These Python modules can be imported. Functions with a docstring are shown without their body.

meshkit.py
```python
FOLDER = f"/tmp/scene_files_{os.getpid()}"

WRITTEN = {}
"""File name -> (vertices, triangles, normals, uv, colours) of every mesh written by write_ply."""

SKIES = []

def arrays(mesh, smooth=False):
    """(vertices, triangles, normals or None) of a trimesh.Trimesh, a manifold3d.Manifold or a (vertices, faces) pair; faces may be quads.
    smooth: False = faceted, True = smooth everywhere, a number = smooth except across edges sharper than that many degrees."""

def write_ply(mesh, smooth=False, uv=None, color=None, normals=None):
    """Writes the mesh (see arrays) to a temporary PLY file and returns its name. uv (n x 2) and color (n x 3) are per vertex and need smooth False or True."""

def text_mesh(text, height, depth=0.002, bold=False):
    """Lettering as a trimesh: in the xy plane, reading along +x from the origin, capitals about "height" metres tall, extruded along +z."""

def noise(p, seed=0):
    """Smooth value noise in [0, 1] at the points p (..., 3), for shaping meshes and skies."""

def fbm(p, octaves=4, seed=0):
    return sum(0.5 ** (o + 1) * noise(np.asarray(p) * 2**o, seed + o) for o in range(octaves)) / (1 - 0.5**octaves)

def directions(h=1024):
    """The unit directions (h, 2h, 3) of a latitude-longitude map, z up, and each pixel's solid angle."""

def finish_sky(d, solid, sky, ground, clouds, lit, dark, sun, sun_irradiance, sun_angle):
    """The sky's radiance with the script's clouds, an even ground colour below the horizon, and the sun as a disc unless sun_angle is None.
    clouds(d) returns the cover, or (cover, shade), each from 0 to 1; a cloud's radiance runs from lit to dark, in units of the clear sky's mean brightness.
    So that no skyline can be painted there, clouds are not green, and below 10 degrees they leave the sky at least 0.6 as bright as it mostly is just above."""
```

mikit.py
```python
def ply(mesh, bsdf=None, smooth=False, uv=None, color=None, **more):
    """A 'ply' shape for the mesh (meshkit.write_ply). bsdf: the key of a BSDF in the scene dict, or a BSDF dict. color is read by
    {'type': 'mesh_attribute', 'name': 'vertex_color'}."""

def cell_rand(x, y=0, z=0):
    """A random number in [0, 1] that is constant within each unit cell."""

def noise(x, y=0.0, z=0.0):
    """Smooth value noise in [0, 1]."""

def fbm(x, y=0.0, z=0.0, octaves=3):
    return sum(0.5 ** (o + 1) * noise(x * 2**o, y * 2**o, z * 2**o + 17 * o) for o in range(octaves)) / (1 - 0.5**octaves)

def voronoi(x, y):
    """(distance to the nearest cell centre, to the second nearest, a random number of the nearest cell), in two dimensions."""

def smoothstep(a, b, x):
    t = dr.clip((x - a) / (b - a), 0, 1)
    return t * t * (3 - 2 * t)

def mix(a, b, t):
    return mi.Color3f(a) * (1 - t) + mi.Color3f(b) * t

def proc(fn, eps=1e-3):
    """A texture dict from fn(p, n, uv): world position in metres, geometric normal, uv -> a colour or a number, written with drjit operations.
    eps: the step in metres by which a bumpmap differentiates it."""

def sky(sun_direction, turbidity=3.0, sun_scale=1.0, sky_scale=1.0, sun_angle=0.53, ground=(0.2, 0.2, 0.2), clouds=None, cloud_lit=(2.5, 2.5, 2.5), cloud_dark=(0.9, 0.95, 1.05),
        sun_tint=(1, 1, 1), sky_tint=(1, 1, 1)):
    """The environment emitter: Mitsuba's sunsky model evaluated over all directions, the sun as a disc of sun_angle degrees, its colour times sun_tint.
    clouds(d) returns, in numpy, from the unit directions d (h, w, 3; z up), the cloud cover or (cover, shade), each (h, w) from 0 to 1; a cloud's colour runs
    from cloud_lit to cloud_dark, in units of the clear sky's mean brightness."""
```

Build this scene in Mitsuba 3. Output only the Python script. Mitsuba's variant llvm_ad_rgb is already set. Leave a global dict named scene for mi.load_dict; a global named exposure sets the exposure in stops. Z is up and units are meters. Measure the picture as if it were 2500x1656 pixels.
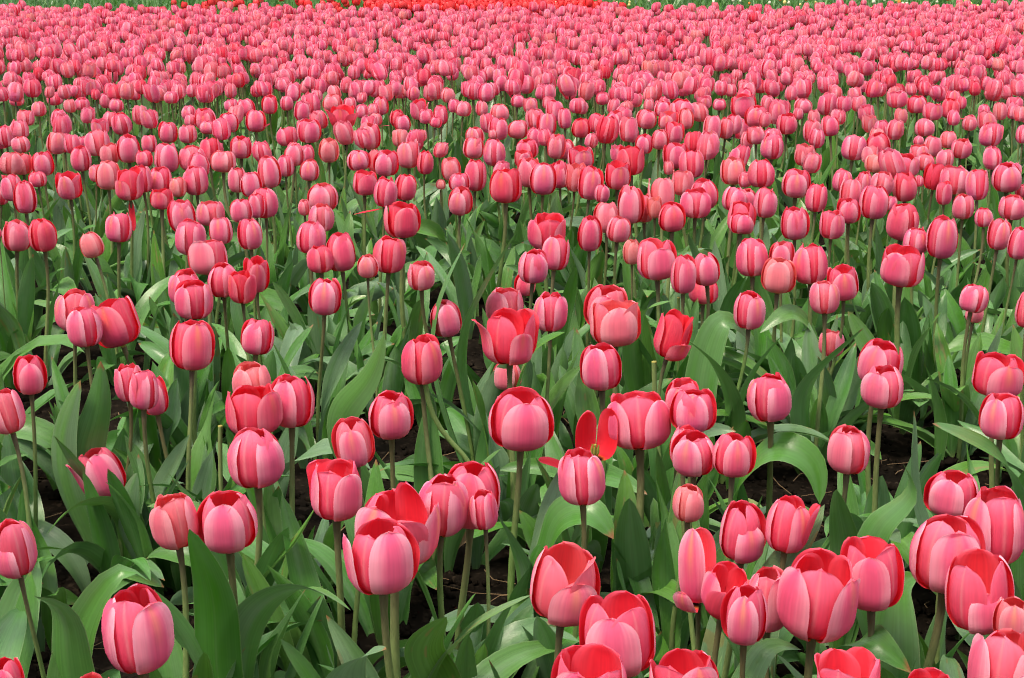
import math
import numpy as np
import drjit as dr
import mitsuba as mi
import mikit
from scipy.interpolate import CubicSpline, PchipInterpolator

# ------------------------------------------------------------------ camera, sky, exposure
T = mi.ScalarTransform4f
CAM = np.array([0.0, 0.0, 1.035])
PITCH = math.radians(16.2)
FOV = 40.0
exposure = 3.22
FWD = np.array([0, math.cos(PITCH), -math.sin(PITCH)])
UP = np.array([0, math.sin(PITCH), math.cos(PITCH)])
scene, labels = {}, {}
scene['camera'] = {'type': 'perspective', 'fov': FOV, 'fov_axis': 'x', 'near_clip': 0.05, 'far_clip': 2000.0,
                   'to_world': T().look_at(origin=CAM.tolist(), target=(CAM + FWD).tolist(), up=[0, 0, 1])}
scene['sky'] = mikit.sky([-0.35, -0.35, 0.87], turbidity=4, sun_scale=0.30, sun_angle=18, sun_tint=(.97, 1, 1.06), clouds=lambda d: (1.0, 1.0 - np.clip(d[..., 2], 0, 1) ** .8),
                         cloud_lit=(1.6, 1.65, 1.72), cloud_dark=(.20, .21, .22))
FPX = 1250.0 / math.tan(math.radians(FOV / 2))      # focal length in pixels of the 2500 px wide photograph


def on_plane(u, v, z):
    """Where the line of sight through photograph pixel (u, v) meets height z, and its depth."""
    d = FWD + (u - 1250) / FPX * np.array([1.0, 0, 0]) - (v - 828) / FPX * UP
    k = (z - CAM[2]) / d[2]
    return CAM + k * d, k


def project(p):
    q = np.asarray(p, float) - CAM
    k = q @ FWD
    return 1250 + FPX * q[..., 0] / k, 828 - FPX * (q @ UP) / k, k


rng = np.random.default_rng(7)
U = rng.uniform


# ------------------------------------------------------------------ materials
def petal_colour(p, n, uv):
    k = dr.floor(uv.x)
    s = (uv.x - k - 0.5) * 2
    kk = dr.floor(uv.y)
    t = uv.y - kk
    tone = dr.floor(kk / 4)                      # 0 salmon ... 4 pink ... 8 red
    kind = kk - 4 * tone                         # 0 outer petal outside, 1 its inside, 2 inner petal outside, 3 its inside
    a = dr.abs(s)
    r1, r2, r3 = mikit.cell_rand(k, 1), mikit.cell_rand(k, 2), mikit.cell_rand(k, 3)
    streak = mikit.fbm(s * 11 + k * 7.3, t * 2.2, k, octaves=2)
    blot = mikit.noise(s * 2.2 + k * 3.1, t * 3.0, k)
    # outside of an outer petal: pale edge, pinker heart, a warm flame up the middle
    pale, heart, warm = mi.Color3f(0.94, 0.48, 0.61), mi.Color3f(0.85, 0.145, 0.305), mi.Color3f(0.88, 0.36, 0.24)
    edge = mikit.smoothstep(0.18, 1.0, a + 0.20 * (streak - 0.5) + 0.3 * (blot - 0.5))
    out = mikit.mix(heart, pale, dr.clip(edge * (0.55 + 0.45 * t), 0, 1))
    flame = dr.exp(-dr.square(s / 0.22)) * mikit.smoothstep(0.35, 0.8, t) * mikit.smoothstep(0.35, 0.9, r1)
    out = mikit.mix(out, warm, flame * 0.75)
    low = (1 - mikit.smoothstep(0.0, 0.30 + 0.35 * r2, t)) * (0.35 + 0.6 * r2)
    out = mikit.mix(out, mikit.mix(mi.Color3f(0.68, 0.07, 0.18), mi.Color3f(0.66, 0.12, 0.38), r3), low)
    out = mikit.mix(out, mi.Color3f(0.90, 0.55, 0.56), mikit.smoothstep(0.90, 1.0, a) * 0.08)
    # outside of an inner petal: coral red with a lighter rib
    red = mikit.mix(mi.Color3f(0.81, 0.065, 0.150), mi.Color3f(0.89, 0.235, 0.38), mikit.smoothstep(0.25, 0.95, t) * (0.35 + 0.5 * blot))
    red = mikit.mix(red, mi.Color3f(0.88, 0.32, 0.38), dr.exp(-dr.square(s / 0.07)) * 0.55 * mikit.smoothstep(0.1, 0.5, t))
    red = mikit.mix(red, mi.Color3f(0.88, 0.38, 0.43), mikit.smoothstep(0.86, 1.0, a) * 0.12)
    # insides: clear red, a dark blotch with a yellow rim at the very base
    ins = mikit.mix(mi.Color3f(0.85, 0.044, 0.080), mi.Color3f(0.90, 0.18, 0.27), 0.6 * edge * t)
    ins = mikit.mix(ins, mi.Color3f(0.70, 0.45, 0.05), (1 - mikit.smoothstep(0.07, 0.14, t)) * 0.7)
    ins = mikit.mix(ins, mi.Color3f(0.02, 0.015, 0.02), 1 - mikit.smoothstep(0.05, 0.11, t))
    c = dr.select(kind < 0.5, out, dr.select((kind > 1.5) & (kind < 2.5), red, ins))
    tt = (tone - 4) / 4 + (r3 - 0.5) * 0.25
    c = mikit.mix(c, c * mi.Color3f(0.97, 0.42, 0.42), dr.clip(tt, 0, 1) * 0.8)
    c = mikit.mix(c, mikit.mix(c, mi.Color3f(0.86, 0.33, 0.27), 0.6), dr.clip(-tt, 0, 1))
    c = c * (0.91 + 0.1 * streak + 0.08 * mikit.noise(s * 26 + k * 3.7, t * 1.6, k))
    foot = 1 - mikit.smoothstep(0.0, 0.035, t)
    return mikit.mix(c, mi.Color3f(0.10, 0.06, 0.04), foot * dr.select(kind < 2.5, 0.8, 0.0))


def leaf_colour(p, n, uv):
    k = dr.floor(uv.x)
    s = (uv.x - k - 0.5) * 2
    kk = dr.floor(uv.y)
    t = uv.y - kk
    r1, r2, r3 = mikit.cell_rand(k, 4), mikit.cell_rand(k, 5), mikit.cell_rand(k, 6)
    vein = mikit.noise(s * 17 + k * 5.7, t * 1.3, k)
    fine = mikit.noise(s * 40 + k * 2.7, t * 2.0, k)
    blot = mikit.fbm(s * 1.7 + k, t * 4.0, k, octaves=2)
    c = mikit.mix(mi.Color3f(0.042, 0.165, 0.012), mi.Color3f(0.105, 0.205, 0.090), dr.clip(0.25 + 0.6 * r1 + 0.8 * (blot - 0.5), 0, 1))
    c = mikit.mix(c, mi.Color3f(0.10, 0.22, 0.025), 0.5 * r2 * r2)
    c = mikit.mix(c, mi.Color3f(0.125, 0.195, 0.125), mikit.smoothstep(0.70, 0.95, r1 + 0.4 * (blot - 0.5)) * 0.55)
    c = c * (1.04 + 0.26 * vein + 0.15 * fine)
    c = mikit.mix(c, mi.Color3f(0.16, 0.26, 0.10), 0.45 * dr.exp(-dr.square(s / 0.05)) * (1 - t))
    c = mikit.mix(c, mi.Color3f(0.30, 0.40, 0.20), 0.5 * mikit.smoothstep(0.93, 1.0, dr.abs(s)))
    c = mikit.mix(c, mi.Color3f(0.22, 0.26, 0.09), 0.6 * (1 - mikit.smoothstep(0.0, 0.12, t)))
    tip = mikit.smoothstep(0.955, 0.985, t + 0.03 * (blot - 0.5)) * mikit.smoothstep(0.62, 0.7, r3)
    c = mikit.mix(c, mi.Color3f(0.28, 0.14, 0.06), tip)
    spot = mikit.smoothstep(0.80, 0.84, mikit.noise(s * 3 + k * 9.1, t * 9, k + 3)) * mikit.smoothstep(0.86, 0.9, r2)
    return mikit.mix(c, mi.Color3f(0.22, 0.18, 0.06), spot * 0.6)


def stem_colour(p, n, uv):
    k = dr.floor(uv.x)
    t = uv.y - dr.floor(uv.y)
    r1, r2 = mikit.cell_rand(k, 7), mikit.cell_rand(k, 8)
    g = mikit.mix(mi.Color3f(0.10, 0.17, 0.045), mi.Color3f(0.17, 0.22, 0.08), r1)
    b = mikit.mix(mi.Color3f(0.10, 0.085, 0.040), mi.Color3f(0.085, 0.055, 0.045), r2)
    c = mikit.mix(g, b, mikit.smoothstep(0.35 + 0.4 * r2, 1.02, t))
    return c * 1.15 * (0.85 + 0.3 * mikit.noise(uv.x * 9, t * 40, k))


def soil_colour(p, n, uv):
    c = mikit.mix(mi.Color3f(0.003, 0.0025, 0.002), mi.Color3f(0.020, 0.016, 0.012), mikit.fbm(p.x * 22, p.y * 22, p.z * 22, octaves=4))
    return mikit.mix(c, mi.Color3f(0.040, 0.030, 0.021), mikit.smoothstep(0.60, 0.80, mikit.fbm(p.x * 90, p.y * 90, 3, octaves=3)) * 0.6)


def soil_bump(p, n, uv):
    return 0.010 * mikit.fbm(p.x * 60, p.y * 60, 0, octaves=4) + 0.004 * mikit.noise(p.x * 240, p.y * 240, 1)


def meadow_colour(p, n, uv):
    return mikit.mix(mi.Color3f(0.030, 0.075, 0.020), mi.Color3f(0.075, 0.13, 0.04), mikit.fbm(p.x * 1.4, p.y * 1.4, 0, octaves=4))


def thin(fn, trans):
    return {'type': 'principledthin', 'base_color': mikit.proc(fn), 'roughness': 0.6, 'diff_trans': trans, 'spec_trans': 0.0}


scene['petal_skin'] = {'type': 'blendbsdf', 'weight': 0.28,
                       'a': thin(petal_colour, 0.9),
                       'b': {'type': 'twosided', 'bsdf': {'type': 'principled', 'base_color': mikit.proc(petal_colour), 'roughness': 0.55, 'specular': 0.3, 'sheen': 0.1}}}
scene['leaf_skin'] = {'type': 'blendbsdf', 'weight': 0.66,
                      'a': thin(leaf_colour, 1.0),
                      'b': {'type': 'twosided', 'bsdf': {'type': 'principled', 'base_color': mikit.proc(leaf_colour), 'roughness': 0.34, 'specular': 0.6}}}
scene['stem_skin'] = {'type': 'twosided', 'bsdf': {'type': 'principled', 'base_color': mikit.proc(stem_colour), 'roughness': 0.5, 'specular': 0.4}}
scene['pistil_skin'] = {'type': 'twosided', 'bsdf': {'type': 'principled', 'base_color': {'type': 'rgb', 'value': [0.32, 0.30, 0.06]}, 'roughness': 0.6}}
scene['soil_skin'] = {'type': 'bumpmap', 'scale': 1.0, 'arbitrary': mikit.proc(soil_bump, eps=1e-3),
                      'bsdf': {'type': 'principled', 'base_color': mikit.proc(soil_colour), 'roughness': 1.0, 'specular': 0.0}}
scene['scarlet_skin'] = {'type': 'twosided', 'bsdf': {'type': 'principled', 'base_color': {'type': 'rgb', 'value': [0.78, 0.035, 0.040]}, 'roughness': 0.5}}
scene['meadow_skin'] = {'type': 'diffuse', 'reflectance': mikit.proc(meadow_colour)}
scene['straw_skin'] = {'type': 'twosided', 'bsdf': {'type': 'principled', 'base_color': {'type': 'rgb', 'value': [0.26, 0.17, 0.085]}, 'roughness': 0.8}}


# ------------------------------------------------------------------ mesh helpers
def grid_faces(m, n):
    i, j = np.meshgrid(np.arange(m - 1), np.arange(n - 1), indexing='ij')
    a = (i * n + j).ravel()
    return np.vstack([np.stack([a, a + 1, a + n + 1], 1), np.stack([a, a + n + 1, a + n], 1)])


def grid_normals(P):
    dt, ds = np.gradient(P, axis=0), np.gradient(P, axis=1)
    n = np.cross(ds, dt)
    return n / np.maximum(np.linalg.norm(n, axis=-1, keepdims=True), 1e-12)


def axis_frame(ax):
    """Columns x, y, z of a frame whose z is the axis and whose -y looks towards the camera side."""
    z = ax / np.linalg.norm(ax)
    x = np.cross([0, 1.0, 0], z)
    x /= np.linalg.norm(x)
    return np.stack([x, np.cross(z, x), z], 1)


TK = np.array([0, .06, .13, .25, .42, .6, .8, 1.0])
Q_OUT = PchipInterpolator([0, .06, .13, .3, .5, .7, .84, .93, .98, 1], [.20, .42, .62, .92, 1.0, .93, .73, .50, .27, .0])
Q_IN = PchipInterpolator([0, .06, .13, .3, .5, .7, .84, .93, .98, 1], [.20, .42, .60, .90, 1.0, .95, .76, .52, .28, .0])
Z_OF = PchipInterpolator(TK, [0, .010, .040, .14, .345, .58, .81, 1.0])


def petal_grid(R, H, phi, outer, opn, splay, curl, roll, wob, wide, tall, nu, nt, seed, flat=1.0):
    """A petal of a cup of radius R and height H, in the flower's frame: (nt, nu, 3)."""
    g = np.random.default_rng(seed)
    e = np.linspace(0, 1, nt)
    t = (0.35 * e + 0.65 * (1 - np.cos(e * np.pi)) / 2)[:, None]
    s = np.sin(np.linspace(-1, 1, nu) * np.pi / 2 * 0.92)[None] / math.sin(np.pi / 2 * 0.92)
    base = 1.0 if outer else 0.89
    f = PchipInterpolator(TK, np.array([.13, .36, .60, .85, 1.0, .99, .80 + .20 * opn, .32 + .70 * opn]))(t)
    f = .13 + (f - .13) * flat
    r = R * base * f
    z = H * tall * Z_OF(t)
    w = R * wide * (Q_OUT if outer else Q_IN)(t)
    th = np.clip(s * w / np.maximum(r, (0.25 if flat == 1 else 1.1) * R), -1.75, 1.75)
    # the top corners follow a rounded tip: the side edges end lower than the middle
    p1, p2, p3 = g.uniform(0, 6.28, 3)
    rad = r + R * (0.05 if outer else 0.03) * s ** 4 * t - R * 0.030 * np.exp(-(s / 0.10) ** 2) * np.sin(np.pi * np.clip(t, 0, 1)) ** .7
    rad = rad + R * wob * (s ** 2) * t * np.sin(9 * t + p1 + 1.5 * np.sign(s)) + R * wob * 0.5 * np.sin(5 * s + p2) * t ** 2
    rad = rad + R * roll * np.clip(np.abs(s) - .5, 0, 1) ** 2 * 4 * t ** 2
    rad = rad + R * curl * np.clip(t - .55, 0, 1) ** 2 * 4
    z = z + H * (0.015 * np.sin(4 * s + p3) * t ** 3) + 0 * s
    for _ in range(2):                                    # creases running lengthwise
        q, am = g.uniform(-.8, .8), g.normal(0, .012)
        rad = rad + R * am * np.exp(-((s - q) / .07) ** 2) * np.clip(t * 1.6 - .3, 0, 1)
    if g.random() < .35:                                  # a nick in the rim
        q = g.uniform(-.6, .6)
        z = z - H * g.uniform(.03, .07) * np.exp(-((s - q) / .10) ** 2) * np.clip((t - .80) / .2, 0, 1) ** 2
    x = rad * np.sin(th)
    y = rad * np.cos(th)
    y = np.where(np.abs(th) > 1.2, y + 0.0, y)
    a = math.radians(splay)
    y0, y1 = 0.12 * R, y - 0.12 * R
    y, z = y0 + y1 * math.cos(a) + z * math.sin(a), z * math.cos(a) - y1 * math.sin(a)
    c, d = math.cos(phi), math.sin(phi)         # phi 0 faces the camera (-y), positive turns to the right (+x)
    return np.stack([x * c + y * d, x * d - y * c, z], -1), s, t


def petal_mesh(P, s, t, uid, kind, tone, thick):
    nt, nu = P.shape[:2]
    u = np.broadcast_to(uid + 0.5 + 0.495 * s / np.abs(s).max(), (nt, nu))
    v = np.broadcast_to(0.004 + 0.99 * t, (nt, nu))
    f = grid_faces(nt, nu)
    if not thick:
        return P.reshape(-1, 3), f, np.stack([u.ravel(), (v + kind + 4 * tone).ravel()], 1)
    Q = P - (grid_normals(P) * thick) * ((1 - np.clip(np.abs(s), 0, 1) ** 4) * (1 - t ** 6) * (1 - (1 - t) ** 12))[..., None]     # thins out to its rim
    uo = np.stack([u.ravel(), (v + kind + 4 * tone).ravel()], 1)
    ui = np.stack([u.ravel(), (v + kind + 1 + 4 * tone).ravel()], 1)
    return np.vstack([P.reshape(-1, 3), Q.reshape(-1, 3)]), np.vstack([f, f[:, ::-1] + nt * nu]), np.vstack([uo, ui])


def tube(path, rad, sides, uid):
    path = np.asarray(path, float)
    n = len(path)
    d = np.gradient(path, axis=0)
    d /= np.linalg.norm(d, axis=1, keepdims=True)
    x = np.cross(d, [0.0, 1.0, 0.02])
    x /= np.linalg.norm(x, axis=1, keepdims=True)
    y = np.cross(d, x)
    a = np.linspace(0, 2 * np.pi, sides + 1)
    r = np.broadcast_to(rad, (n,))[:, None, None]
    V = path[:, None] + r * (np.cos(a)[None, :, None] * x[:, None] + np.sin(a)[None, :, None] * y[:, None])
    uv = np.stack(np.broadcast_arrays(uid + 0.02 + 0.96 * a[None] / (2 * np.pi), np.linspace(0.005, 0.99, n)[:, None]), -1)
    return V.reshape(-1, 3), grid_faces(n, sides + 1), uv.reshape(-1, 2)


W_LEAF = PchipInterpolator([0, .08, .2, .4, .65, .82, .93, .98, 1], [.36, .52, .78, 1.0, .92, .66, .36, .16, 0])


def blade(M, D, side, half, fold, tw, wave, nu, uid, seed):
    """A tulip leaf along the midrib M with directions D: channelled, its edges waved, turned about the midrib by tw."""
    g = np.random.default_rng(seed)
    nt = len(M)
    t = np.linspace(0, 1, nt)
    nor = np.cross(D, side)                                                              # the leaf's upper side
    S = side * np.cos(tw)[:, None] + nor * np.sin(tw)[:, None]
    N = np.cross(D, S)
    s = np.linspace(-1, 1, nu)
    w = half * W_LEAF(t)
    fo = np.radians(fold) * (1 - 0.75 * t) + np.radians(6)
    ph = g.uniform(0, 6.28, 2)
    fr = g.uniform(6, 13)
    lift = np.abs(s)[None] ** 1.25 * (w * np.sin(fo))[:, None]
    wv = wave * half * (s ** 2)[None] * np.sin(np.pi * t)[:, None] * np.sin(fr * t[:, None] + np.where(s > 0, ph[0], ph[1])[None])
    V = M[:, None] + S[:, None] * (s[None] * (w * np.cos(fo))[:, None])[..., None] + N[:, None] * (lift + wv)[..., None]
    uv = np.stack(np.broadcast_arrays(uid + 0.5 + 0.495 * s[None], 0.005 + 0.99 * t[:, None]), -1)
    V[..., 2] = np.maximum(V[..., 2], 0.004 + 0.002 * np.abs(s)[None])
    return V.reshape(-1, 3), grid_faces(nt, nu), uv.reshape(-1, 2)


def leaf_mesh(base, az, length, half, e0, e1, bend, fold, twist, wave, nu, nt, uid, seed, power=1.4):
    """A leaf that rises from base at elevation e0 (degrees) and leans over to e1 at its tip."""
    t = np.linspace(0, 1, nt)
    el = np.radians(e0 + (e1 - e0) * t ** power)
    hd = az + bend * t ** 1.5
    D = np.stack([np.cos(el) * np.sin(hd), -np.cos(el) * np.cos(hd), np.sin(el)], 1)     # az 0 leans to the camera, positive to the right
    M = np.vstack([[0, 0, 0], np.cumsum((D[1:] + D[:-1]) / 2, 0)]) * length / (nt - 1) + base
    return blade(M, D, np.stack([np.cos(hd), np.sin(hd), 0 * hd], 1), half, fold, twist * t ** 1.3, wave, nu, uid, seed)


def leaf_through(points, half, fold, tw0, tw1, wave, nu, nt, uid, seed):
    """A leaf whose midrib passes through the given points, the first one on the ground."""
    pts = np.asarray(points, float)
    d = np.concatenate([[0], np.cumsum(np.linalg.norm(np.diff(pts, axis=0), axis=1))])
    t = np.linspace(0, 1, nt)
    M = CubicSpline(d / d[-1], pts, bc_type='natural')(t)
    D = np.gradient(M, axis=0)
    D /= np.linalg.norm(D, axis=1, keepdims=True)
    h = M[-1, :2] - M[0, :2]
    h = h / max(np.linalg.norm(h), 1e-6)
    side = np.cross([h[0], h[1], 0.0], [0, 0, 1.0])
    side = np.broadcast_to(-side, D.shape)
    side = side - D * (side * D).sum(1, keepdims=True)
    side = side / np.linalg.norm(side, axis=1, keepdims=True)
    return blade(M, D, side, half, fold, tw0 + (tw1 - tw0) * t, wave, nu, uid, seed)


def join(parts):
    V, F, UV, k = [], [], [], 0
    for v, f, uv in parts:
        V.append(v)
        F.append(f + k)
        UV.append(uv)
        k += len(v)
    return np.vstack(V), np.vstack(F), np.vstack(UV)


def put(key, part, bsdf):
    v, f, uv = part
    scene[key] = mikit.ply((v, f), bsdf, smooth=True, uv=uv)


# ------------------------------------------------------------------ the tulips one can tell apart: where each head stands
# tile: (x0, y0, scale) of the photograph's part in which the heads were measured
TILES = {'B1': (0, 1050, .3865), 'B2': (820, 1050, .3865), 'B3': (1640, 1050, .3865), 'M1': (0, 550, .3827), 'M2': (820, 550, .3827), 'M3': (1640, 550, .3827),
         'T1': (0, 240, .2704), 'T2': (620, 240, .2704), 'T3': (1240, 240, .2704), 'T4': (1860, 240, .2704)}
HEADS = []


def H(tile, x, top, bot, w, a=None, L=None, **k):
    x0, y0, s = TILES[tile]
    HEADS.append(dict(u=x0 + x * s, top=y0 + top * s, bot=y0 + bot * s, w=w * s, a=a, L=L, **k))


H('B1', 125, 515, 905, 250, 0, 'pink tulip at the left edge whose front petal has a folded white rim', o=.35, M={0: (6, -.25)}, tall={0: .72})
H('B1', 700, 70, 410, 270, 38, 'low nodding tulip with a pale flared petal, two leaf tips crossing its base', o=.5, t=-14, z=-.17, M={4: (7, .5)}, wd={4: .7}, az={4: 45})
H('M1', 1645, 1275, 1655, 345, 58, 'tall deep pink tulip with one broad ribbed petal facing front between pale ones', o=.2)
H('B1', 1130, 365, 725, 285, -16, 'salmon flushed tulip touching the left side of its twin above a big upright leaf', o=.45, c=3)
H('B1', 1450, 355, 735, 365, 12, 'cupped pink tulip, right one of the touching pair above a big upright leaf', o=.42)
H('B1', 900, 970, 1500, 415, -46, 'large plump rose pink tulip alone low down beside the big upright leaf', o=.38, n='plump')
H('B1', 40, 1360, 1760, 240, 30, 'tulip cut by the lower left corner of the picture', o=.4)
H('B1', 585, 1515, 1900, 250, 10, 'tulip of which only the top rises from the bottom edge, left of the plump one', o=.4)
H('B1', 2125, 160, 548, 330, 52, 'flared pink tulip with one rolled upper petal, leaning over a curved bare stem', o=.6, M={3: (14, .5)})
H('B2', 300, 545, 1000, 410, 24, 'large tulip with an orange flamed front petal and a white petal curling out left', o=.38, M={4: (9, .40)}, az={4: 22}, wd={4: .8}, n='flame')
H('B2', 375, 385, 815, 500, -40, 'open tulip with a tall red petal standing up behind the orange flamed one', o=.6, M={3: (-6, -.1), 2: (8, .1), 1: (15, .1)}, tall={3: 1.15}, wd={3: .72, 1: .8}, c=5, z=-.03)
H('B2', 665, 240, 640, 320, 60, 'front tulip of the clump of three, red slit between two pale petals', o=.4)
H('B2', 850, 165, 590, 350, -2, 'rear red sided tulip in the clump of three above bare soil', o=.4, c=5)
H('B2', 945, 235, 615, 175, 45, 'narrow tulip peeping out on the right of the clump of three', o=.35, z=-.02)
H('B2', 1560, 105, 460, 290, 56, 'neat oval pink tulip on a brown stem in front of the spent red one', o=.3, n='oval')
H('B2', 1425, 695, 1175, 430, 3, 'big open tulip with a short pale front petal in the middle of the foreground', o=.62, tall={0: .80}, n='bigopen')
H('B2', 1790, 1000, 1520, 460, -20, 'open tulip with scarlet right side, low down beside the big open one', o=.6, c=5)
H('B2', 1590, 1345, 1850, 490, -30, 'many petalled pale tulip cut by the bottom edge, below the one with scarlet side', o=.7)
H('B3', 100, 1340, 1850, 430, 8, 'red throated tulip at the bottom edge right of the many petalled pale one', o=.75, c=5)
H('B3', 1110, 1350, 1850, 430, 0, 'gaping tulip at the bottom edge showing a clear red inside', o=1.0, tall={0: .62}, n='gaping')
H('B3', 1620, 1480, 1950, 390, 20, 'low tulip rim just showing at the bottom edge right of the gaping one', o=.6)
H('B3', 100, 320, 565, 200, 18, 'small salmon orange tulip above the cluster of the lower right', o=.3, c=0, n='salmon')
H('B3', 435, 420, 810, 290, 0, 'squat pink tulip with its front petal folded into a pale horizontal rim', o=.4, M={0: (2, -.3)}, tall={0: .78})
H('B3', 712, 405, 760, 262, 8, 'smooth pink tulip with a tiny rolled petal tip at upper right', o=.35, M={1: (12, .5)})
H('B3', 165, 640, 1075, 300, 0, 'collapsing magenta tulip with only a few upright petals left on a grey stem', o=.5, c=4, mauve=1, M={0: None, 1: (16, .1), 2: None, 3: None, 4: (26, .2), 5: (-2, -.1)}, tall={5: 1.22, 1: 1.05, 4: .5}, az={5: 25, 1: 95, 4: 70}, wd={5: .66, 1: .8, 4: .6}, t=-9, z=-.02, n='magenta')
H('B3', 320, 810, 1145, 310, 40, 'half open tulip with a flared red left petal in the lower right cluster', o=.7, c=6, M={5: (22, .1)})
H('B3', 455, 945, 1330, 270, -30, 'narrow tulip with pale left edge standing lowest in the lower right cluster', o=.4)
H('B3', 600, 830, 1250, 275, 20, 'pale pink tulip squeezed between the narrow one and the big bowl shaped one', o=.45, c=3)
H('B3', 890, 725, 1275, 475, 32, 'biggest bowl shaped tulip of the lower right cluster, scarlet between pale petals', o=.6, c=5, n='bowl')
H('B3', 1260, 660, 1110, 370, -28, 'open tulip with scarlet flank touching the right of the bowl shaped one', o=.6, c=5, M={3: (16, .3)})
H('M3', 1117, 1265, 1572, 258, 54, 'wrinkled oval tulip standing alone between the foreground clusters on the right', o=.2, n='wrinkled')
H('B3', 1750, 235, 530, 320, -48, 'rear tulip of the cluster near the right edge, its left petal hanging low', o=.45)
H('B3', 2035, 350, 830, 365, 42, 'tall broad tulip with square red rim in the cluster near the right edge', o=.5)
H('B3', 1722, 505, 995, 440, -12, 'large front tulip with yellowish petal midline in the cluster near the right edge', o=.45, c=3)
H('B3', 1940, 755, 1255, 398, -22, 'tulip with a deep red V between two petals and a low front petal', o=.55, tall={0: .62}, c=5, n='vee')
H('B3', 2150, 1025, 1320, 240, -30, 'pale tulip cut by the right edge below the one with the red V', o=.4, c=3)
H('B3', 2090, 1225, 1800, 430, 10, 'large pale creased tulip in the lower right corner', o=.5, c=3)
# second band
H('T1', 155, 1085, 1375, 240, 50, 'pale pink tulip beside a deep red one near the left edge', o=.3, c=3)
H('T1', 405, 1065, 1375, 240, 60, 'deep red tulip with a black notch at its base near the left edge', o=.2, c=8, n='deepred')
H('T1', 865, 1190, 1435, 215, 20, 'small salmon streaked tulip tilted on a bent stem', o=.2, c=1, t=-14, lx=.04, n='streaked')
H('T1', 1075, 1015, 1300, 230, 0, 'pink tulip just left below a hanging loose red petal', o=.35)
H('T1', 1720, 1080, 1412, 270, -45, 'tulip at the left foot of the packed clump, red slit between pale petals', o=.4, n='clump')
H('T1', 1665, 895, 1200, 240, 30, 'rear left tulip of the packed clump', o=.3, c=3)
H('T1', 1915, 940, 1150, 250, -25, 'rear right tulip of the packed clump, open at the top', o=.6)
H('T1', 2005, 1055, 1320, 215, 5, 'rounded tulip on the right side of the packed clump', o=.35)
H('M1', 1335, 70, 315, 245, 0, 'open tulip with pointed shoulders just below the packed clump', o=.75)
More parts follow.
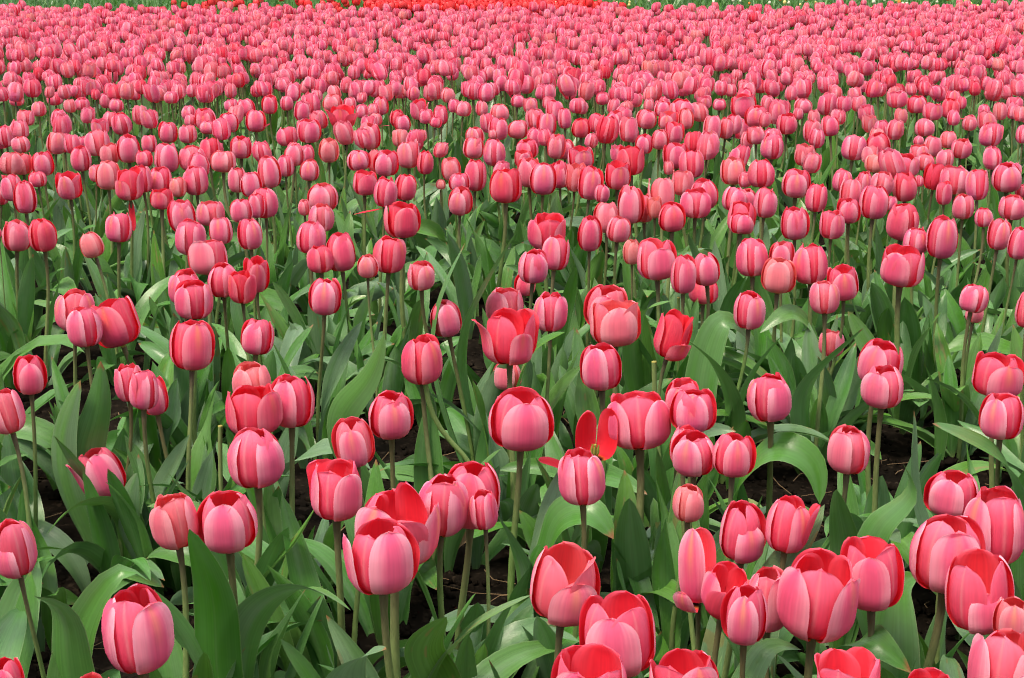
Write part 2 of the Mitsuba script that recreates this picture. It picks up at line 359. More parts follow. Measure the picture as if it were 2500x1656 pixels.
H('T1', 2270, 1065, 1362, 215, 40, 'upright pink tulip standing free right of the packed clump', o=.3)
H('M1', 1430, 225, 450, 190, 52, 'round barrel tulip in front of a red open one', o=.3)
H('M1', 1180, 265, 500, 200, -30, 'rear tulip of the stacked pair left of the round barrel one', o=.35)
H('M1', 1240, 340, 590, 230, -18, 'front tulip of the stacked pair, right half strong red', o=.4, c=5)
H('M1', 1550, 270, 490, 170, -48, 'red open tulip behind the round barrel one', o=.75, c=7)
H('M1', 1640, 190, 420, 150, 20, 'red sided tulip rising at the far right of the round barrel one', o=.6, c=6, z=-.02)
H('M1', 480, 398, 668, 240, -30, 'pale broad tulip behind its neighbour beside the gaping red one on the left', o=.5, c=3)
H('M1', 555, 510, 770, 215, 0, 'closed oval tulip left of the gaping red one with tilted head', o=.25)
H('M1', 785, 435, 765, 285, 24, 'tilted gaping tulip with red left petals on a short dark stem', o=.8, c=7, t=-22, lx=.03, n='tilted')
H('M1', 200, 815, 1067, 203, 42, 'small cupped tulip near the left edge above soil', o=.45)
H('M1', 80, 1035, 1320, 205, -12, 'leaning tulip cut by the left edge, striped salmon and red', o=.4, t=-9, c=3)
H('M1', 830, 860, 1120, 165, -28, 'left tulip of the tight trio on three brown stems', o=.4)
H('M1', 918, 905, 1168, 195, 0, 'front tulip of the tight trio on three brown stems', o=.3)
H('M1', 1005, 878, 1205, 165, 25, 'right tulip of the tight trio on three brown stems', o=.35, z=-.02)
H('M1', 1225, 590, 918, 272, 42, 'tall tulip with red left half and pale right petal, on its own straight stem', o=.4, c=5, n='halfred')
H('M1', 1632, 585, 820, 200, 0, 'neat closed tulip with one salmon petal in front, above a salmon one', o=.25)
H('M1', 1620, 855, 1115, 245, -24, 'salmon tinted tulip above a broad half hidden red one', o=.5, c=1)
H('M1', 1862, 940, 1282, 272, -8, 'tulip with pale oval front petal and scarlet right edge beside a salmon one', o=.4, c=5)
H('M1', 1630, 1080, 1325, 350, -56, 'broad red tulip half hidden behind two others, only lower flanks showing', o=.6, c=7, z=-.03)
H('M1', 2070, 322, 565, 205, 10, 'closed tulip with pale front petal and red right rim on a straight stem', o=.25)
H('T2', 515, 1095, 1400, 265, 50, 'tall oval tulip with red slit, before a red and pale pair', o=.25)
H('T2', 800, 1200, 1560, 270, 20, 'pointed red tulip with one pale violet front petal', o=.3, c=6)
H('M1', 2050, 120, 300, 170, -30, 'red tulip half hidden behind the pointed red one', o=.4, c=6, z=-.03)
H('M2', 205, 178, 330, 136, 0, 'small dull salmon tulip left of a red one', o=.3, c=1)
H('M2', 336, 60, 300, 200, 60, 'red tulip with black marked base right of the small dull salmon one', o=.25, c=8)
H('M2', 546, 220, 405, 172, 38, 'small pale coral tulip on a thin brown stem, alone', o=.4, c=2, n='coral')
H('M2', 722, 460, 702, 192, 18, 'closed tulip on a slanting stem, ragged at the top', o=.25, t=-8, lx=.05, c=3)
H('M2', 552, 690, 1005, 262, 58, 'glossy deep pink tulip with dark base beside a cut stem', o=.35, c=7, n='glossy')
H('M2', 355, 1040, 1345, 276, 26, 'rounded tulip with pale right front petal below the glossy deep pink one', o=.35)
H('M2', 135, 1210, 1527, 250, 8, 'broad salmon pink tulip left of the rounded one with pale front petal', o=.35, c=3)
H('T3', 345, 1015, 1350, 330, -50, 'open tulip with wide notch behind two smaller ones', o=.8, c=5)
H('M2', 1390, 55, 285, 170, -28, 'red shouldered tulip in front of the open notched one', o=.5, c=6)
H('M2', 1255, 140, 363, 192, 34, 'violet pink tulip lowest of the three under the open notched one', o=.3)
H('M2', 1200, 292, 447, 130, -20, 'low hidden tulip under the violet pink one', o=.3, c=6, z=-.09)
H('M2', 1078, 380, 625, 240, -28, 'pale tulip directly behind the wide open lily shaped one', o=.5, c=3)
H('M2', 1110, 505, 870, 330, 24, 'wide lily shaped tulip with flared left tip and one drooping violet petal', o=.62, c=5, M={4: (8, .6), 0: (4, .35), 5: (1, 0), 1: (4, .1), 2: (6, .1)}, tall={0: .74, 4: .98, 2: 1.0}, wd={4: .8, 0: .62}, az={4: 26}, n='lily')
H('M2', 1367, 420, 670, 205, 54, 'square pink tulip with red slit right of the lily shaped one', o=.4)
H('M2', 1708, 365, 662, 272, -22, 'pale tulip behind the silvery open one', o=.45, c=3)
H('M2', 1782, 490, 762, 320, 2, 'silvery pink open tulip with dark veined front petal', o=.85, c=3, n='silvery')
H('M2', 2112, 520, 838, 225, 22, 'tilted red tulip showing its inside, one folded pale petal', o=.8, t=10, c=8, tall={0: .55}, M={0: (6, .2)}, n='tiltred')
H('M2', 1697, 740, 1042, 260, -26, 'tall oval tulip with red seam right of the lily shaped one', o=.3)
H('M2', 1090, 850, 1047, 192, -26, 'low salmon tulip behind the stem of the lily shaped one', o=.3, c=1, z=-.12)
H('M2', 1178, 1050, 1405, 400, 6, 'large round pink tulip with broad smooth front petal at the centre', o=.5, n='round')
H('M2', 1650, 1145, 1500, 290, 40, 'spent scarlet tulip with two upright petals and one lying flat left', o=.6, c=8, M={0: None, 1: (6, 0), 2: None, 3: None, 4: (62, .5), 5: (2, 0)}, wd={4: .6, 5: .75, 1: .8}, az={5: -130, 1: 35}, tall={1: 1.05}, z=-.03, n='spent')
H('M2', 1937, 1025, 1410, 402, 56, 'large spread tulip with red heart right of the spent scarlet one', o=.75, c=5, n='spread')
H('M3', 60, 960, 1230, 220, -40, 'rear tulip of the pair right of the large spread one', o=.5)
H('M3', 135, 1025, 1310, 285, -16, 'front tulip of the pair right of the large spread one, scarlet right rim', o=.4)
H('M3', 75, 1275, 1540, 190, -40, 'pale tulip hidden behind the two leaning together under that pair', o=.4, z=-.02)
H('M3', 140, 1295, 1580, 275, -38, 'left tulip of the two leaning together on the right', o=.35)
H('M3', 385, 1305, 1592, 260, -8, 'right tulip of the two leaning together, red along its right edge', o=.45, c=5)
H('T3', 735, 1020, 1375, 215, 0, 'smooth egg shaped tulip with a single plain front petal', o=.15, n='egg')
H('T3', 985, 1050, 1296, 220, 8, 'pale cupped tulip right of the egg shaped one', o=.4, c=3)
H('M2', 1888, 75, 248, 110, 0, 'slim salmon tulip touching the left of a big open one', o=.2, c=0)
H('M2', 2050, 65, 345, 252, 4, 'big open tulip with low pale front petal and red throat in the second band', o=.6, c=5, tall={0: .85})
H('M3', 72, 150, 432, 165, 12, 'red backed tulip of the trio right of a big open one', o=.4, c=5)
H('M3', 225, 165, 380, 175, -4, 'rounded tulip at the right of the trio', o=.35)
H('M3', 200, 340, 500, 195, -50, 'low red tulip below the trio, behind two stems', o=.4, c=7, z=-.08)
H('M3', 515, 75, 325, 202, 40, 'tall violet pink tulip above a lower closed one', o=.3)
H('M3', 700, 95, 290, 160, -30, 'rear tulip behind an orange flamed one', o=.4)
H('M3', 672, 195, 430, 215, -22, 'orange flamed tulip between a violet pink one and a black notched one', o=.4, c=1)
H('M3', 885, 110, 372, 215, 55, 'tulip with a black notch at its foot and red right edge', o=.3, c=6, n='notch')
H('M3', 975, 345, 560, 176, 34, 'salmon pink tulip in front of a taller one, right of the black notched one', o=.25, c=2)
H('M3', 1095, 240, 470, 200, -20, 'flaring tulip rising behind the salmon pink one', o=.6)
H('M3', 490, 415, 655, 198, 12, 'closed pointed tulip standing in the open on a leaning stem', o=.3, lx=-.05)
H('M3', 1455, 115, 382, 282, 56, 'wide V shaped tulip with red front between two spread pale petals', o=.85, n='wide')
H('T4', 1375, 1150, 1412, 220, 10, 'slim pale tulip between the wide V shaped one and a pointed one', o=.4, c=3)
H('T4', 1610, 1040, 1437, 270, -16, 'pointed tulip with pale rose front petal near a clump on the right', o=.3, c=3)
H('T4', 1250, 920, 1272, 292, 60, 'smooth red fronted tulip behind the wide V shaped one', o=.3, c=7)
H('M3', 1907, 365, 552, 172, 44, 'straight sided tulip above a small hidden one near the right edge', o=.35)
H('M3', 1920, 500, 620, 115, 0, 'small hidden tulip under the straight sided one', o=.3, c=3, z=-.07)
H('T4', 2120, 1060, 1366, 190, -20, 'pale left tulip of the pair at the right edge', o=.35, c=3)
H('T4', 2300, 1140, 1452, 195, -18, 'lower right tulip of the pair at the right edge', o=.35)
H('M3', 2262, 385, 655, 165, -10, 'white striped tulip cut by the right edge', o=.35, c=3)
H('M3', 1015, 660, 835, 158, 30, 'pale short tulip low among leaves behind thin stems', o=.4, c=2, z=-.16, n='short')
H('M3', 1300, 700, 1010, 272, 60, 'rear tulip with broad scored back petal, behind a pale sided one', o=.5)
H('M3', 1337, 875, 1156, 262, 58, 'front tulip with pale petals either side of a pink one, on twin stems', o=.4, n='twin')
H('M3', 630, 920, 1236, 268, 22, 'oval tulip on a straight thick stem, dark seam low on its left', o=.25, n='seam')
H('M3', 2060, 785, 1087, 312, -20, 'open tulip with ragged right petal near the right edge', o=.65, c=5)
H('M3', 2092, 1060, 1357, 257, 58, 'neat barrel tulip on a dark stem below the ragged one', o=.3, n='barrel')
H('M3', 440, -60, 50, 150, 10)
H('T4', 295, 960, 1272, 247, 0)
H('T4', 620, 990, 1266, 225, -4)
# third band, left to right
for a in '''T1 65 215 440 130 -30 5|T1 200 335 490 160 0 2|T1 235 95 250 150 -8 4|T1 355 25 165 130 0 3|T1 155 -20 70 130 0 3|T1 540 97 280 155 55 4|T1 505 -30 65 140 0 5|T1 640 0 130 110 0 3
T1 745 -10 108 130 -20 4|T1 1045 0 120 130 0 4|T1 1000 115 255 150 -30 3|T1 1120 120 325 180 -20 5|T1 910 222 330 160 0 4|T1 505 297 505 170 50 3|T1 660 320 500 140 -30 3|T1 750 340 440 100 30 4
T1 895 275 522 210 -10 4|T1 745 420 655 185 0 4|T1 1000 400 600 170 0 2|T1 1170 320 580 210 30 5|T1 1310 465 620 150 0 5|T1 1355 325 490 140 0 4|T1 1520 205 400 160 20 4|T1 1700 235 405 165 -15 3
T1 1705 60 200 130 0 3|T1 1860 80 280 190 8 4|T1 1720 140 260 110 -20 3|T1 1875 240 325 140 0 4|T1 2070 120 310 170 20 4|T1 1550 -60 50 130 0 4|T1 2095 0 120 120 -20 4|T1 2230 0 165 170 20 4
T1 2180 325 540 195 10 4|T1 1900 350 590 180 -10 6|T1 1510 400 670 230 40 4|T1 1735 420 660 230 -30 3|T1 2020 500 670 230 0 3|T1 2145 615 850 160 -10 4|T1 2280 660 890 190 20 4
T1 100 470 690 200 -20 3|T1 215 480 685 170 20 2|T1 400 470 700 195 30 4|T1 125 670 925 195 -10 3|T1 240 690 1040 200 30 5|T1 350 650 800 160 0 6|T1 15 735 960 110 0 5|T1 640 650 905 220 35 4|T1 1780 600 870 220 -20 5
T1 1445 615 865 210 5 4|T1 1300 590 850 170 -30 4|T1 985 560 825 220 20 2|T1 870 590 755 120 -20 3|T1 1610 705 890 150 0 0|T1 1465 800 1000 210 0 6|T1 2190 900 1120 210 0 4|T2 30 815 1080 150 0 4|T1 -10 1060 1260 60 0 4
T2 145 -30 140 135 0 4|T2 300 -30 112 120 55 3|T2 310 250 430 190 -20 5|T2 500 180 400 210 35 4|T2 600 110 280 160 0 4|T2 710 0 120 180 0 3|T2 870 -10 110 110 0 3|T2 975 50 180 110 0 4|T2 1085 40 170 110 0 3|T2 1150 -20 150 140 20 3
T2 1040 210 460 215 0 4|T2 1325 270 440 145 55 2|T2 1350 145 300 145 0 4|T2 1515 275 390 95 -20 1|T2 1560 90 230 130 0 4|T2 1690 60 240 125 0 4|T2 1490 0 190 150 -30 3|T2 1635 170 265 110 0 6|T2 1885 20 165 140 0 4|T2 1800 0 130 100 0 4
T2 2000 255 420 170 0 3|T2 1970 345 545 185 20 3|T2 2170 360 610 200 55 4|T2 2215 70 210 180 20 3|T2 2205 170 375 180 20 4|T2 2160 280 370 80 0 1|T2 1790 525 740 178 5 3|T2 1995 545 835 205 -30 6|T2 1860 660 840 190 -5 4|T2 1860 790 1045 222 0 3
T2 680 355 575 180 10 1|T2 365 410 610 190 0 3|T2 480 415 580 125 30 5|T2 500 545 745 175 -5 3|T2 290 505 705 155 -20 4|T2 150 510 810 215 30 3|T2 40 665 830 90 0 3|T2 110 795 1078 230 55 5
T2 620 770 1010 275 0 3|T2 460 905 1055 110 -10 2|T2 610 940 1200 230 -40 3|T2 955 460 650 212 30 4|T2 1190 460 695 225 0 4|T2 1400 375 630 212 -15 4|T2 1540 455 685 145 50 7|T2 1360 670 920 200 25 6|T2 2275 620 945 290 -20 7
T3 85 190 365 182 -5 4|T3 85 -20 80 130 0 4|T3 205 -10 130 130 0 4|T3 425 15 205 162 20 4|T3 515 80 275 125 30 5|T3 345 125 345 168 0 4|T3 370 -20 100 120 0 3|T3 630 -10 135 152 55 4|T3 860 -50 60 130 0 5|T3 1125 -20 80 150 0 5
T3 660 175 355 172 0 7|T3 800 135 310 165 10 5|T3 858 215 370 122 0 2|T3 970 110 305 160 -20 4|T3 1090 160 395 170 8 4|T3 1240 95 270 185 0 3|T3 1270 0 120 95 0 3|T3 1390 20 170 150 0 4|T3 1575 0 200 220 20 5|T3 1440 130 280 180 -20 3
T3 1610 85 280 130 0 2|T3 1500 205 405 170 0 3|T3 1365 275 460 165 5 3|T3 1225 320 500 160 -10 4|T3 1775 0 95 130 0 4|T3 1905 0 110 122 0 4|T3 2130 0 170 230 -10 4|T3 1840 140 390 165 0 3|T3 1960 170 365 130 30 4|T3 2040 140 325 135 20 4
T3 2240 120 260 220 -30 6|T3 2240 245 415 168 0 2|T3 2155 290 465 115 0 3|T3 180 365 540 200 -30 4|T3 140 460 620 165 0 3|T3 195 520 800 205 -15 3|T3 315 580 870 238 0 4|T3 470 540 810 165 -20 5|T3 430 310 545 165 -25 3|T3 515 370 550 175 -5 3
T3 660 500 640 230 10 4|T3 600 560 840 175 0 3|T3 730 600 915 212 0 4|T3 845 770 940 130 30 4|T3 990 560 820 226 0 5|T3 1520 385 630 225 0 4|T3 1660 460 720 218 55 6|T3 1570 630 880 212 20 3|T3 1450 550 690 85 0 3
T3 1390 705 1020 235 15 3|T3 1110 780 1130 240 -15 4|T3 1230 780 1120 170 40 3|T3 1325 850 1080 130 0 1|T3 890 925 1215 235 0 2|T3 1480 930 1200 240 0 7|T3 1690 795 1076 268 48 4|T3 1770 715 1000 240 0 4|T3 2030 525 780 218 0 2|T3 2140 655 805 120 0 3
T3 2285 548 805 235 55 6|T3 2030 790 1020 222 10 3|T3 2160 800 1000 180 0 4|T3 2310 800 1076 205 5 4|T4 85 310 550 205 52 4|T4 50 -30 120 128 0 4|T4 195 15 140 120 0 3|T4 370 0 135 155 0 4|T4 325 80 195 88 0 3|T4 222 130 322 182 10 6|T4 20 120 260 105 0 3
T4 475 95 250 112 0 2|T4 445 180 395 152 0 3|T4 618 150 342 162 0 4|T4 600 -60 65 132 0 4|T4 740 -30 122 136 0 4|T4 870 -30 120 130 0 4|T4 1220 -20 85 175 0 4|T4 1400 -20 130 175 0 5|T4 1535 30 200 168 0 4|T4 1690 0 180 162 10 7|T4 1800 -20 100 85 0 6
T4 1250 85 232 116 0 2|T4 1470 180 345 172 0 3|T4 1410 335 430 95 0 3|T4 1870 145 292 128 0 3|T4 2150 35 198 122 0 2|T4 2275 -20 120 142 0 4|T4 2365 90 220 60 0 4|T4 2050 210 436 196 52 4|T4 2350 240 410 115 0 4|T4 378 405 612 182 0 3|T4 815 325 560 217 20 4
T4 1020 510 670 188 0 1|T4 1290 505 710 240 20 3|T4 1530 335 530 165 0 3|T4 1680 290 450 150 0 3|T4 1790 350 536 180 8 3|T4 1420 410 570 175 0 3|T4 1470 490 650 165 0 3|T4 1640 455 630 162 50 3|T4 300 625 892 252 -10 5|T4 480 765 1027 188 40 6
T4 710 630 845 168 20 4|T4 790 700 987 184 0 3|T4 910 640 870 145 0 4|T4 1070 650 870 205 20 3|T4 1000 780 1086 252 -5 5|T4 1285 650 926 218 -10 6|T4 1420 640 800 70 20 3|T4 1735 600 866 262 30 3|T4 1940 610 922 192 30 4
T4 2205 570 842 258 -12 5|T4 1810 850 1087 195 50 3|T4 1640 740 960 140 0 4|T4 2250 860 1092 232 10 3|T4 2345 770 900 110 0 6|T4 780 890 1122 205 -30 4|T4 1160 880 1010 100 0 4'''.replace('\n', '|').split('|'):
    q = a.split()
    H(q[0], *[float(z) for z in q[1:6]], c=int(q[6]))
H('T2', 20, 100, 305, 180, 30, 'tulip dropping one pink petal on its right side, far left of middle', c=5, o=.3, loose=[(70, 52, .75)])
H('T2', 800, 50, 262, 215, 0, 'flared red tulip with fanned petals in the left middle crowd', c=7, o=.9, M={1: (22, .2), 5: (18, .2)}, n='fan')
H('T2', 1100, 130, 250, 115, 0, 'withering pale tulip with one petal sticking out to the right', c=2, o=.4, loose=[(88, 80, 1.0)])
H('T1', 1180, 620, 915, 242, -20, 'open tulip with bright red inside, one petal hanging straight down below it', c=7, o=.75, tall={0: .75}, loose=[(20, 168, 1.0)], n='redinside')
H('T2', 1000, 635, 870, 232, 40, 'open cup tulip with a red inside, above a hanging petal', c=5, o=.8, n='redcup')
H('T2', 1180, 700, 980, 205, 50, 'tulip with a pink petal hanging down to the left of its base', c=6, o=.3, loose=[(-75, 100, 1.0)])
H('T2', 1345, 925, 1250, 312, 28, 'large red bowl tulip with a pale violet front petal, centre left', c=7, o=.7, M={4: (8, 0)}, n='redbowl')
H('T2', 1685, 730, 825, 82, 0, 'tiny closed salmon bud floating low among leaves', c=0, o=.0, z=-.06)
H('T3', 1110, 410, 695, 242, 58, 'angular red tulip with a peaked rim standing above the middle crowd', c=8, o=.7, n='angular')
H('T3', 2095, 915, 1215, 252, 10, 'tulip with crumpled curled inner petals and dark red throat', c=5, o=.5, tall={0: .6}, M={0: (3, .1)}, n='crumpled')
H('T4', 1470, 205, 285, 90, 0, c=3)
H('T4', 1700, 10, 185, 150, 15, 'red tulip with one red petal lying out flat to the right', c=7, o=.4, loose=[(75, 82, 1.0)])
H('T4', 1055, 305, 517, 217, -40, 'two toned tulip, pale left half and clear red right half', c=7, o=.25, n='twotone')
H('T4', 1540, 570, 826, 182, -55, 'tulip half torn open showing a dark red inside', c=7, o=.6, M={0: None}, n='torn')
H('T4', 2000, 980, 1162, 158, 5, 'small neat red pink tulip left of the pair at the right edge', c=5, o=.3)
NICK = {'plump': 'the plump rose pink tulip', 'flame': 'the large orange flamed tulip', 'oval': 'the neat oval tulip', 'bigopen': 'the big open tulip in the foreground', 'gaping': 'the gaping bottom edge tulip',
        'salmon': 'the small salmon orange tulip', 'magenta': 'the collapsing magenta tulip', 'bowl': 'the biggest bowl shaped tulip', 'wrinkled': 'the wrinkled oval tulip', 'vee': 'the tulip with the red V',
        'deepred': 'the deep red black notched tulip', 'streaked': 'the tilted salmon streaked tulip', 'clump': 'the packed clump', 'tilted': 'the tilted gaping tulip', 'halfred': 'the tall half red tulip',
        'coral': 'the small pale coral tulip', 'glossy': 'the glossy deep pink tulip', 'lily': 'the lily shaped tulip', 'silvery': 'the silvery open tulip', 'tiltred': 'the tilted red tulip',
        'round': 'the large round tulip', 'spent': 'the spent scarlet tulip', 'spread': 'the large spread tulip', 'egg': 'the egg shaped tulip', 'notch': 'the black notched tulip', 'wide': 'the wide V shaped tulip',
        'short': 'the pale short tulip', 'twin': 'the tulip on twin stems', 'seam': 'the oval tulip with dark seam', 'barrel': 'the neat barrel tulip', 'fan': 'the red tulip with fanned petals',
        'redinside': 'the tulip with bright red inside', 'redcup': 'the open cup tulip', 'redbowl': 'the red bowl tulip', 'angular': 'the angular red tulip', 'crumpled': 'the crumpled red throated tulip',
        'twotone': 'the two toned tulip', 'torn': 'the torn open tulip'}

# heights, distances and true sizes of the heads; heads that would touch are moved apart along the line of sight
for h in HEADS:
    h['zb'] = 0.33 + .8 * h.get('z', 0) + U(-.015, .015)
    h['opn'] = h.get('o', U(.15, .58) if U(0, 1) > .07 else .8)
    h['opn'] *= .72 if h['opn'] < .55 else .88
    h['a'] = U(-60, 60) if h['a'] is None else h['a'] + (U(-8, 8) if h['L'] is None else 0)


def settle(h):
    p, k = on_plane(h['u'], h['bot'], h['zb'])
    view = (p - CAM) / np.linalg.norm(p - CAM)
    se = -view[2]
    tip = .32 + .70 * h['opn']
    w, hh = h['w'] * k / FPX, (h['bot'] - h['top']) * k / FPX
    R = w / 2 / max(1.0, tip * .97)
    Ht = (hh - (min(tip, 1.1) + .12) * R * se) / math.sqrt(1 - se * se)
    h.update(p=p, k=k, R=R, H=float(np.clip(Ht, 1.75 * R, 3.0 * R)))


for step in range(50):
    for h in HEADS:
        settle(h)
    P = np.array([h['p'] for h in HEADS])
    for i in range(len(HEADS)):
        d = np.hypot(*(P[:, :2] - P[i, :2]).T)
        for j in np.nonzero(d < .16)[0]:
            if j > i:
                a, b = HEADS[i], HEADS[j]
                if d[j] < .93 * (a['R'] + b['R']) and abs(a['zb'] - b['zb']) < .07:
                    near, far = (a, b) if a['bot'] > b['bot'] else (b, a)
                    near['zb'] = min(near['zb'] + .004, .44)
                    far['zb'] = max(far['zb'] - .004, .18)
for h in HEADS:
    settle(h)
for i in sorted(range(len(HEADS)), key=lambda i: -HEADS[i]['w'] * (HEADS[i]['bot'] - HEADS[i]['top']))[:300]:
    HEADS[i]['solo'] = True

uid = 0


def next_uid():
    global uid
    uid += 1
    return uid


def flower_parts(h, nu, nt, thick, seed):
    """[(vertices, faces, uv)] of the petals and the pistil mesh, in world space."""
    g = np.random.default_rng(seed)
    ax = np.array([math.sin(math.radians(h.get('t', 0))) + g.normal(0, .065), g.normal(0, .065), 1.0])
    h['axis'] = ax / np.linalg.norm(ax)
    A = axis_frame(h['axis'])
    a0 = math.radians(h['a'] + math.degrees(math.atan2(-h['p'][0], h['p'][1])) * -1)
    out = []
    for i in range(6):
        M = h.get('M', {}).get(i, (g.normal(1.6, 2.0) if i % 2 == 0 else g.normal(-.6, 1.3), g.normal(0, .08)))
        if M is None:
            continue
        outer = i % 2 == 0
        phi = a0 + math.radians(60 * i + h.get('az', {}).get(i, 0)) + g.normal(0, .09)
        P, s, t = petal_grid(h['R'], h['H'] * .97, phi, outer, h['opn'], M[0], M[1], g.normal(.0, .05), abs(g.normal(.018, .015)),
                             (.78 if outer else .90) * g.uniform(.90, 1.08) * h.get('wd', {}).get(i, 1.0), h.get('tall', {}).get(i, g.uniform(.93, 1.02) if outer else g.uniform(.96, 1.05)), nu, nt, seed * 7 + i)
        out.append(petal_mesh(P @ A.T + h['p'], s, t, next_uid(), 0 if outer or h.get('mauve') else 2, h['tone'], thick))
    for ph, splay, size in h.get('loose', ()):
        P, s, t = petal_grid(h['R'] * .95, h['H'] * size, a0 * 0 + math.radians(ph), False, .5, splay, .1, .0, .03, .80, 1.0, nu, nt, seed * 7 + 11, .3)
        out.append(petal_mesh(P @ A.T + h['p'], s, t, next_uid(), 2, 6, thick))
    k = h['R'] * .13
    z = np.array([-.6, -.2, .12, 0.12, .6, 1.4, 2.2, 2.6, 2.7]) * h['R'] * .30
    r = np.array([.55, 1.05, .8, .38, .42, .45, .40, .62, .05]) * k * 1.0
    core = tube(np.stack([0 * z, 0 * z, z], 1) + [0, 0, 0], r, 8, 0)
    v = core[0]
    bits = [(v @ A.T + h['p'], core[1], core[2])]
    if thick:
        for q in range(6):
            w = q * 1.047 + .3
            path = np.array([[.3, .3, .2], [.42, .42, 1.0], [.46, .46, 1.25], [.5, .5, 2.3]]) * h['R'] * .32 * np.array([math.cos(w), math.sin(w), 1.0])
            c = tube(path, np.array([.0012, .0010, .0026, .0010]), 5, 0)
            bits.append((c[0] @ A.T + h['p'], c[1], c[2]))
    return out, join(bits)


def stem_path(base, top, axis, n, g):
    L = np.linalg.norm(top - base)
    t = np.linspace(0, 1, n)[:, None]
    c1 = base + np.array([g.normal(0, .015), g.normal(0, .015), .40 * L])
    c2 = top - axis * .38 * L
    return (1 - t) ** 3 * base + 3 * t * (1 - t) ** 2 * c1 + 3 * t * t * (1 - t) * c2 + t ** 3 * top


# bare patches between the plants (photograph pixels of the soil seen, radius in metres): few leaves are let into them
BARE = [(np.array(on_plane(u, v, 0)[0][:2]), r) for u, v, r in
        ((170, 1290, .07), (200, 1390, .06), (130, 1200, .05), (1190, 1390, .09), (1120, 1450, .07), (930, 1540, .06), (870, 1490, .06), (2150, 1560, .08), (2050, 1600, .07),
         (2010, 1230, .06), (2170, 1140, .05), (760, 1240, .05), (1460, 1400, .05))]


def shades_bare(V):
    q = V[len(V) // 3:, :]
    d = q - CAM
    hit = CAM + d * (-CAM[2] / d[:, 2:3])                 # what soil these leaf points hide from where one stands
    return sum((np.hypot(*(hit[:, :2] - c).T) < r * .55).mean() for c, r in BARE)


def leaves(base, n, nu, nt, g, scale=1.0, picky=True):
    out = []
    a = g.uniform(0, 6.28)
    for i in range(n):
        best = None
        for trial in range(6 if picky else 1):
            az = a + i * (2.4 + g.uniform(-.5, .5)) + trial * g.uniform(.6, 1.4)
            u = g.random()
            b = base + np.array([math.sin(az), -math.cos(az), 0]) * (.007 if i < 3 else g.uniform(.02, .07))
            sc = scale * (1.05 if i < 3 else .88) * g.uniform(.85, 1.08)
            if u < .54:                                   # upright
                q = (g.uniform(.21, .31), g.uniform(.018, .031), g.uniform(70, 88), g.uniform(45, 82))
            elif u < .80:                                 # arching over
                q = (g.uniform(.24, .35), g.uniform(.018, .033), g.uniform(60, 82), g.uniform(-50, 15))
            else:                                         # sprawling
                q = (g.uniform(.20, .30), g.uniform(.018, .033), g.uniform(38, 60), g.uniform(-25, 25))
            m = leaf_mesh(b, az, q[0] * sc, q[1] * sc, q[2], q[3], g.normal(0, .4), g.uniform(10, 46), g.normal(0, .75), abs(g.normal(.17, .13)), nu, nt, 0, int(g.integers(1e9)), g.uniform(1.1, 2.2))
            c = shades_bare(m[0]) if picky else 0
            if best is None or c < best[0]:
                best = (c, m)
            if c < .02:
                break
        m = best[1]
        m[2][:, 0] += next_uid()
        out.append(m)
    return out


